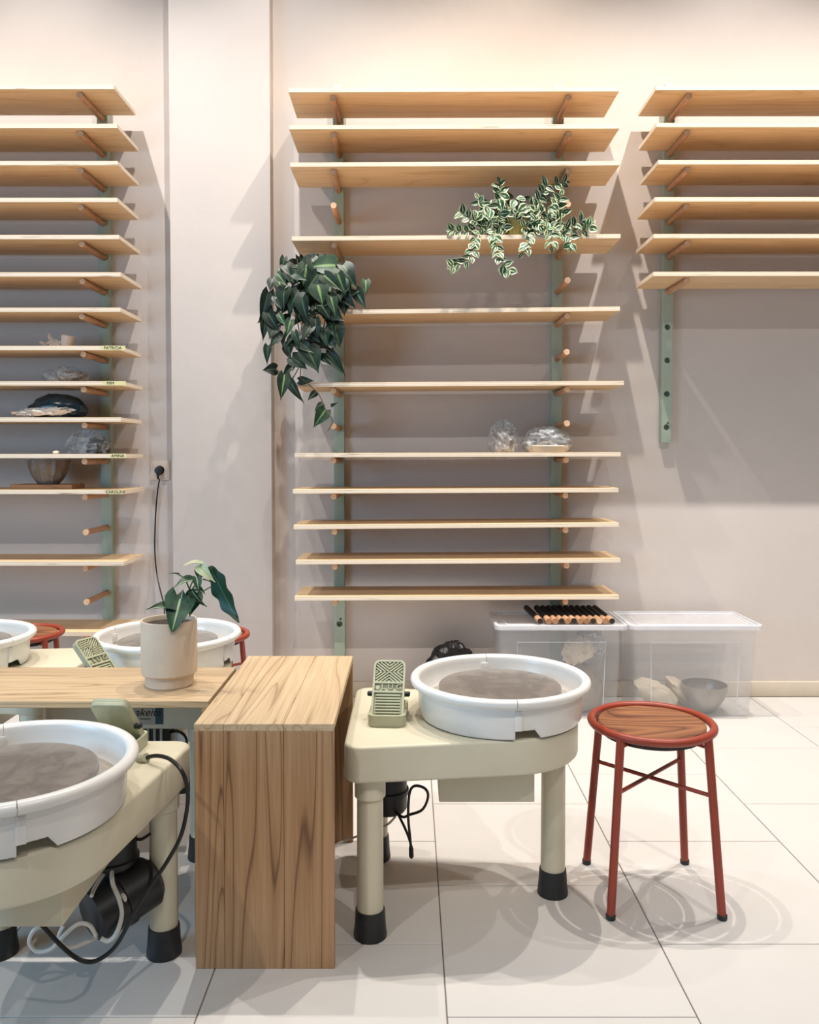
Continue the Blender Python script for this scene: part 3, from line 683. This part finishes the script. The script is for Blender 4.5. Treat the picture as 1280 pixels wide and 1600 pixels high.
p = on_board(137, lz[10]); t = thing('crumpled_film', 'crumpled clear film around a dark pot beneath the dark bundle', 'plastic film', p)
q = blob(.06, .06, .055, 31, .12, 2); q.xf(Matrix.Translation((.045, .03, 0))); q.obj('dark_pot', 'bluebag', t)
q = blob(.10, .06, .07, 33, .45, 1.9, ridge=True, seg=40, rings=24); q.obj('film', 'film', t, ang=40)
p = on_board(88, lz[10], 4.2); o = blob(.016, .014, .010, 41, .3).obj('clay_crumb', 'paper'); o.location = p; tag(o, 'tiny pale clay crumb at the board edge above the wrapped bowl', 'clay lump')
p = on_board(71, lz[11]); o = MB().box(-.15, .17, -.08, .09, 0, .024).obj('wooden_bat', 'batwood', bevel=.002); o.location = p; tag(o, 'thin wooden bat under the wrapped bowl', 'board')
p = on_board(76, lz[11] + .025); t = thing('wrapped_bowl', 'dark bowl wrapped in pleated clear film on a wooden bat', 'bowl', p)
bowlmesh(.105, .125, .45).obj('bowl', 'brownpot', t)
pr = MB(); vs = []; fs = []; n = 72
for j in range(9):
    tt = j / 8
    for k in range(n):
        a = 2 * PI * k / n; r_ = .105 * (.47 + .53 * math.sin(min(1, tt) * PI / 2) ** .8) + .004 + .006 * math.sin(k * PI / 3 + .6 * math.sin(k * .7)) * (.4 + tt); vs.append((r_ * math.cos(a), r_ * math.sin(a), .132 * tt + .001))
for j in range(8):
    for k in range(n): l = (k + 1) % n; fs.append((j * n + k, j * n + l, (j + 1) * n + l, (j + 1) * n + k))
pr.add(vs, fs).obj('pleated_film', 'film_dark', t)
# middle rack contents
p = on_board(786, mid_boards[6].location.z + .002, 4.28); t = thing('wrapped_cylinder', 'tall cylinder wrapped in clear film on the middle rack', 'pottery', p)
MB().lathe([(0, 0), (.048, 0), (.050, .12), (.045, .12), (.043, .008), (0, .008)], 32).obj('cylinder', 'claygrey', t)
q = blob(.070, .062, .095, 51, .30, 2.6, ridge=True); q.xf(Matrix.Scale(1.02, 4)); q.obj('plastic_film', 'film', t, smooth=False)
p = on_board(854, mid_boards[6].location.z + .0025, 4.28); t = thing('wrapped_bowl', 'wide pale bowl wrapped in clear film beside the wrapped cylinder', 'bowl', p)
q = MB().lathe([(0, 0), (.105, 0), (.115, .03), (.11, .035), (.095, .012), (0, .010)], 36); q.obj('bowl', 'clay', t)
q = blob(.08, .07, .045, 53, .2, 2.4); q.obj('clay_mass', 'claygrey', t)
blob(.120, .10, .078, 57, .26, 3.0, ridge=True, seg=36, rings=20).obj('plastic_film', 'film', t, smooth=False)
# inside box 1
p = Vector((.86, 4.30, .016)); t = thing('clay_bag', 'stacked bag of brownish clay in the left clear box', 'bag', p)
q = blob(.15, .13, .155, 61, .14, 1.6, seg=32, rings=20); q.obj('clay_block', 'claygrey', t)
t = thing('clay_bag', 'pale plastic clay bag lying on top in the left clear box', 'bag', (.905, 4.22, .272))
q = blob(.085, .06, .070, 63, .35, 2.4, ridge=True, seg=36, rings=20); q.xf(Matrix.Rotation(R(-28), 4, 'Y')); q.v = [(x, y, z + .02) for x, y, z in q.v]; q.obj('bag', 'clay', t, ang=20)
q = blob(.07, .05, .075, 66, .4, 2.4, ridge=True, seg=30, rings=16); q.xf(Matrix.Translation((.03, .0, .05))); q.obj('bag_neck', 'film', t, smooth=False)
# inside box 2
for k, (x, y, rx, rz2, rot, lab) in enumerate(((1.265, 4.27, .125, .055, 28, 'pale bag of clay leaning at the left in the right clear box'), (1.405, 4.36, .085, .04, 52, 'pale clay slab leaning beside the metal bowl in the clear box'))):
    q = blob(rx, .09, rz2, 71 + k, .2, 1.8, False, 32, 16); q.xf(Matrix.Rotation(R(rot), 4, 'Y'))
    mz = min(v[2] for v in q.v); q.v = [(a, b, c - mz) for a, b, c in q.v]
    o = q.obj('clay_bag', 'clay'); o.location = (x, y, .016); tag(o, lab, 'bag')
o = bowlmesh(.118, .135, .42).obj('metal_bowl', 'metalbowl'); o.location = (1.54, 4.245, .016); tag(o, 'grey hammered bowl inside the right clear box', 'bowl')
# dark bag by the wall behind the right wheel
o = blob(.15, .10, .215, 81, .16, 2.6, ridge=True, seg=40, rings=24).obj('dark_plastic_bag', 'darkbag', ang=20); o.location = (.225, 4.32, 0); tag(o, 'dark crinkled plastic bag on the floor behind the right wheel', 'bag')

# ------------------------------------------------------------------ plants
def leafmesh(name, mat, wf, width, n=9, fold=.18, droop=.22, lobe=.14, wav=0.0):
    vs = []; uv = []; fs = []
    cols = [-1, -.5, 0, .5, 1]
    for i in range(n + 1):
        t = i / n; w = width * wf(t)
        for s in cols:
            y = t - lobe * (abs(s) ** 1.5) * (1 - t) ** 5; ww = w * (1 + wav * math.sin(t * 19 + (1 if s > 0 else 2)))
            vs.append((s * ww, y, abs(s) * ww * fold - droop * t * t + .04 * math.sin(t * 7 + s * 2) * abs(s) * .6)); uv.append(((s + 1) / 2, t))
    m = len(cols)
    for i in range(n):
        for k in range(m - 1): fs.append((i * m + k, i * m + k + 1, (i + 1) * m + k + 1, (i + 1) * m + k))
    me = bpy.data.meshes.new(name); me.from_pydata(vs, [], fs); ul = me.uv_layers.new(name='UVMap')
    for l in me.loops: ul.data[l.index].uv = uv[l.vertex_index]
    me.materials.append(M[mat]); me.polygons.foreach_set('use_smooth', [True] * len(me.polygons)); return me
heart = lambda t: max(.015, math.sin(PI * min(1, t + .05) ** .55)) if t < .99 else .01
oval = lambda t: max(.02, math.sin(PI * min(1, t * .97 + .02) ** .85))
def arrow(t): return (.62 + .38 * math.sin(t * 9)) * .9 if t < .18 else max(.01, (1 - t) ** .75 * (1.05 - .35 * math.sin((t - .18) * 3.2) * 0))
def place_leaf(me, parent, base, tip, nrm, wscale=1.0):
    y = tip - base; L = y.length
    if L < 1e-4: return
    y.normalize(); z = (nrm - y * nrm.dot(y))
    z = z.normalized() if z.length > 1e-3 else Vector((0, -1, 0)); x = y.cross(z)
    mt = Matrix((( x.x * L * wscale, y.x * L, z.x * L, base.x), (x.y * L * wscale, y.y * L, z.y * L, base.y), (x.z * L * wscale, y.z * L, z.z * L, base.z), (0, 0, 0, 1)))
    mt = Matrix.Translation(-Vector(parent.location)) @ mt
    return put('leaf', me, parent, mt=mt)
rnd = random.Random(11)
def rn(a): return rnd.uniform(-a, a)
def frontal(k=.45): return Vector((rn(k), -1, .25 + rn(k)))
# trailing dark philodendron on the fifth middle board
PH = [leafmesh('leaf', 'philo', heart, .40), leafmesh('leaf', 'philo', heart, .34, fold=.4, droop=.35), leafmesh('leaf', 'philo2', heart, .38), leafmesh('leaf', 'philo', heart, .2, fold=.5, droop=.4)]
pz = mid_boards[4].location.z + .003; pb0 = Vector((-.49, 4.27, pz))
t = thing('trailing_philodendron', 'dark green trailing heart-leaf plant hanging off the middle rack', 'plant', pb0)
MB().lathe([(0, 0), (.055, 0), (.075, .115), (.079, .118), (.079, .128), (.072, .128), (.068, .10), (0, .10)], 32).obj('pot', 'darkpot', t)
MB().lathe([(0, .104), (.069, .102)], 24).obj('soil', 'soil', t)
def cp(x, y, Y): return P(400 + x / 5, 380 + y / 5, Y)
hand = [(620, 175, 395, 165, 2, 1.1, 4.10), (485, 240, 370, 400, 0, .75, 4.07), (485, 325, 520, 475, 2, 1.3, 4.05), (530, 250, 660, 360, 2, .8, 4.06), (222, 112, 195, 245, 3, 1, 4.12), (225, 355, 195, 500, 1, 1.2, 4.08),
        (335, 370, 240, 530, 0, 1, 4.08), (100, 380, 30, 605, 3, 1, 4.1), (70, 612, 58, 745, 3, 1.2, 4.12), (858, 288, 860, 402, 2, .8, 4.14), (780, 365, 850, 508, 2, .75, 4.12), (705, 235, 785, 345, 0, .9, 4.12),
        (95, 545, 165, 690, 1, .9, 4.09), (360, 430, 385, 610, 1, .9, 4.05), (462, 590, 478, 745, 3, 1.3, 4.06), (610, 640, 655, 805, 0, 1.1, 4.1), (95, 800, 78, 930, 3, 1.2, 4.1), (160, 985, 55, 985, 0, 1.2, 4.12),
        (225, 1025, 195, 1220, 2, .7, 4.08), (285, 955, 205, 1035, 1, .8, 4.1), (335, 1075, 448, 1072, 0, .7, 4.12), (262, 1075, 352, 1238, 3, 1, 4.08), (400, 820, 490, 1000, 0, 1.1, 4.07), (545, 860, 705, 1010, 1, .75, 4.12),
        (470, 1165, 405, 1220, 2, .8, 4.14), (520, 1255, 458, 1302, 0, .8, 4.14), (545, 1300, 450, 1435, 2, .9, 4.13), (590, 1270, 628, 1248, 3, 1, 4.14), (345, 775, 445, 850, 0, .8, 4.06), (280, 890, 395, 975, 0, 1, 4.08),
        (130, 280, 100, 360, 0, 1, 4.1), (400, 130, 520, 110, 0, 1, 4.14), (520, 140, 650, 200, 0, .9, 4.12), (640, 240, 690, 400, 2, .8, 4.08), (580, 400, 625, 560, 2, .7, 4.06), (440, 130, 330, 220, 0, 1, 4.12),
        (170, 240, 240, 330, 2, .7, 4.08), (300, 240, 390, 280, 0, .9, 4.07), (690, 420, 770, 500, 1, .9, 4.1), (560, 520, 680, 600, 0, 1, 4.09), (270, 600, 240, 720, 2, .7, 4.06), (430, 640, 350, 750, 0, .9, 4.06),
        (180, 560, 230, 640, 2, .7, 4.08), (180, 720, 110, 800, 0, .9, 4.09), (560, 700, 520, 790, 0, 1, 4.1), (300, 690, 330, 800, 3, 1.2, 4.05), (500, 900, 590, 950, 1, .8, 4.1), (250, 780, 260, 890, 1, .8, 4.08)]
for bx_, by_, tx_, ty_, k, ws, Y in hand:
    b0 = cp(bx_, by_, Y + .01); t0 = cp(tx_, ty_, Y - .02); place_leaf(PH[k], t, b0, t0, frontal(.3), ws)
for k in range(95):
    if k < 62: a = rnd.random() * 2 * PI; r_ = math.sqrt(rnd.random()); x, y = 420 + 330 * r_ * math.cos(a), 370 + 225 * r_ * math.sin(a)
    else: a = rnd.random() * 2 * PI; r_ = math.sqrt(rnd.random()); x, y = 370 + 270 * r_ * math.cos(a), 680 + 200 * r_ * math.sin(a)
    L = rnd.uniform(80, 150); an = rnd.gauss(PI / 2 + (420 - x) / 700, .6); Y = rnd.uniform(4.08, 4.26) if y < 480 else rnd.uniform(4.07, 4.15)
    place_leaf(rnd.choice(PH), t, cp(x, y - L * .5, Y + .02), cp(x + L * math.cos(an), y - L * .5 + L * math.sin(an), Y - .02), frontal(.5), rnd.uniform(.8, 1.15))
def vine(root, pts, r, mat): return MB().tube([Vector(q) - Vector(root.location) for q in spline(pts, 5)], r, 6).obj('vine', mat, root)
for L_ in ([(400, 450), (350, 700), (350, 950), (345, 1060)], [(350, 700), (480, 790), (560, 830), (600, 860)], [(345, 950), (290, 1050), (250, 1050), (165, 990)], [(345, 1040), (430, 1120), (490, 1180), (530, 1260), (545, 1300), (595, 1375), (590, 1420), (560, 1465)],
           [(330, 190), (230, 130)], [(560, 500), (520, 690), (470, 790)], [(300, 500), (330, 640), (345, 760)], [(330, 190), (322, 120)]):
    vine(t, [cp(x, y, 4.11) for x, y in L_], .0028, 'vine')
# variegated plant on the fourth middle board
HM = [leafmesh('leaf', 'hoya', oval, .36, 7, .25, .12, 0), leafmesh('leaf', 'hoya', oval, .29, 7, .5, .3, 0), leafmesh('leaf', 'hoya', oval, .42, 7, .1, .15, 0)]
hz = mid_boards[3].location.z + .003; hb = P(806, 369, 4.26)
t = thing('variegated_plant', 'cream-edged variegated plant in yellow pot on the middle rack', 'plant', (hb.x, 4.26, hz))
MB().lathe([(0, 0), (.048, 0), (.062, .10), (.065, .105), (.065, .115), (.058, .115), (.055, .09), (0, .09)], 32).obj('pot', 'plantpot', t)
MB().lathe([(0, .094), (.057, .092)], 24).obj('soil', 'soil', t)
def hp(x, y, Y): return P(690 + x / 5.12, 260 + y / 5.12, Y)
VN = [([(580, 420), (460, 300), (470, 230), (460, 130)], 4.22, 4.2), ([(580, 420), (340, 330), (290, 260)], 4.22, 4.2), ([(560, 420), (300, 440), (170, 380)], 4.22, 4.18), ([(560, 440), (320, 500), (190, 525), (80, 510)], 4.2, 4.17),
      ([(540, 450), (300, 540), (262, 620), (230, 720), (170, 770), (90, 800)], 4.2, 4.1), ([(560, 450), (420, 520), (440, 640), (460, 740), (530, 830)], 4.2, 4.09), ([(620, 450), (700, 560), (680, 640), (650, 690)], 4.2, 4.1),
      ([(620, 400), (780, 260), (840, 160), (980, 130)], 4.24, 4.2), ([(640, 420), (880, 360), (955, 230)], 4.24, 4.18), ([(650, 440), (850, 500), (880, 640)], 4.22, 4.1), ([(650, 440), (960, 500), (1110, 440)], 4.2, 4.15),
      ([(700, 460), (1000, 550), (1030, 640)], 4.2, 4.1), ([(900, 500), (1130, 510), (1195, 465)], 4.17, 4.14)]
for pts_, Y0, Y1 in VN:
    n_ = len(pts_) - 1; wp = [hp(x, y, Y0 + (Y1 - Y0) * min(1, 1.6 * i / n_)) for i, (x, y) in enumerate(pts_)]
    sp = spline(wp, 6); vine(t, wp, .0017, 'stem'); acc = 0; side = 1
    for a, b in zip(sp, sp[1:]):
        acc += (b - a).length
        if acc > .031:
            acc = 0
            for sgn in (1, -1):
                dr = (b - a).normalized(); per = Vector((-dr.z, 0, dr.x)) * sgn; L = rnd.uniform(.040, .058)
                tip = b + (per * .8 + dr * .55 + Vector((rn(.3), -.35 + rn(.3), rn(.3) - .1))).normalized() * L
                place_leaf(rnd.choice(HM), t, b, tip, frontal(.6), rnd.uniform(.85, 1.1))
    place_leaf(HM[0], t, sp[-1], sp[-1] + (sp[-1] - sp[-3]).normalized() * .034, frontal(.4))
for k in range(135):
    a = rnd.random() * 2 * PI; r_ = math.sqrt(rnd.random()); x, y = 620 + 370 * r_ * math.cos(a), 370 + 135 * r_ * math.sin(a)
    if 545 < x < 640 and 380 < y < 545: continue
    L = rnd.uniform(65, 95); an = rnd.uniform(0, 2 * PI); Y = rnd.uniform(4.14, 4.28)
    place_leaf(rnd.choice(HM), t, hp(x, y, Y + .01), hp(x + L * math.cos(an), y + L * math.sin(an), Y - .012), frontal(.6), rnd.uniform(.85, 1.1))
# potted arrowhead plant on the left bench
pp_ = G(265, 1069, BH); pp_ = Vector((pp_.x, pp_.y, BH + .0005))
t = thing('potted_arrowhead_plant', 'small arrowhead plant in a raw clay pot on the left bench', 'plant', pp_)
MB().lathe([(0, 0), (.069, 0), (.0715, .003), (.0715, .030), (.073, .033), (.080, .036), (.083, .040), (.083, .196), (.0815, .199), (.078, .199), (.0765, .196), (.0765, .17), (0, .17)], 64).obj('pot', 'ceramic', t)
MB().lathe([(0, .187), (.0766, .184)], 32).obj('soil', 'soil', t)
SG = leafmesh('leaf', 'syng', arrow, .42, 12, .3, .15, .30); SG2 = leafmesh('leaf', 'syng', heart, .34, 9, .4, .35, .1); SP = leafmesh('leaf', 'pale', heart, .42, 9, .3, .4, .1)
AL = leafmesh('leaf', 'aloc', lambda t: max(.015, math.sin(PI * min(1, t + .01) ** .8)), .175, 26, .12, .02, 0, .16)
def sp_(x, y, Y): return P(220 + x / 7.111, 860 + y / 7.111, Y)
YP = pp_.y
for me, bx_, by_, tx_, ty_, ws, yb, yt, nv in ((SG, 440, 540, 350, 885, 1.15, -.03, -.10, (.25, -1, .2)), (SG2, 450, 600, 445, 425, 1.5, -.03, -.02, (-.2, -1, .1)), (SG2, 360, 650, 125, 572, .85, -.04, -.10, (.1, -.6, 1)), (SG2, 590, 330, 400, 325, .9, 0, -.06, (-.2, -.8, .8)),
                                             (SG2, 425, 275, 330, 232, .5, 0, -.02, (0, -.6, 1)), (SG2, 600, 470, 548, 715, 1.1, .0, -.04, (.3, -1, .1)), (SG2, 570, 450, 697, 645, .6, -.02, -.03, (-.5, -1, .3)), (SG2, 620, 300, 650, 455, .8, -.02, -.05, (.4, -1, .2)),
                                             (SP, 650, 165, 778, 318, .65, .02, -.02, (-.5, -.8, .7)), (SP, 660, 150, 470, 105, .45, .02, -.02, (0, -.5, 1)), (AL, 768, 175, 1075, 805, 1, .03, -.05, (-.75, -1, .25)), (SG2, 600, 420, 715, 455, .9, .02, 0, (0, -.7, 1)), (SG2, 660, 190, 650, 330, 1.1, .03, 0, (.2, -1, 0)), (SG2, 480, 560, 520, 690, 1.2, .02, 0, (.1, -1, 0))):
    place_leaf(me, t, sp_(bx_, by_, YP + yb), sp_(tx_, ty_, YP + yt), Vector(nv), ws)
for L_ in ([(450, 810, 0), (480, 650, 0), (540, 430, 0), (590, 320, 0)], [(440, 815, -.02), (435, 700, -.03), (440, 560, -.03)], [(455, 810, .01), (560, 560, .02), (700, 450, .03), (830, 382, .02)], [(450, 810, 0), (520, 520, .01), (640, 330, .02), (690, 200, .02)], [(430, 815, -.02), (400, 720, -.03), (360, 650, -.04)], [(690, 320, .02), (760, 340, .02), (830, 380, .02)], [(540, 430, 0), (485, 310, 0), (425, 275, 0)]):
    MB().tube([q - pp_ for q in spline([sp_(x, y, YP + d) for x, y, d in L_], 6)], .0022, 6).obj('stem', 'stem', t)
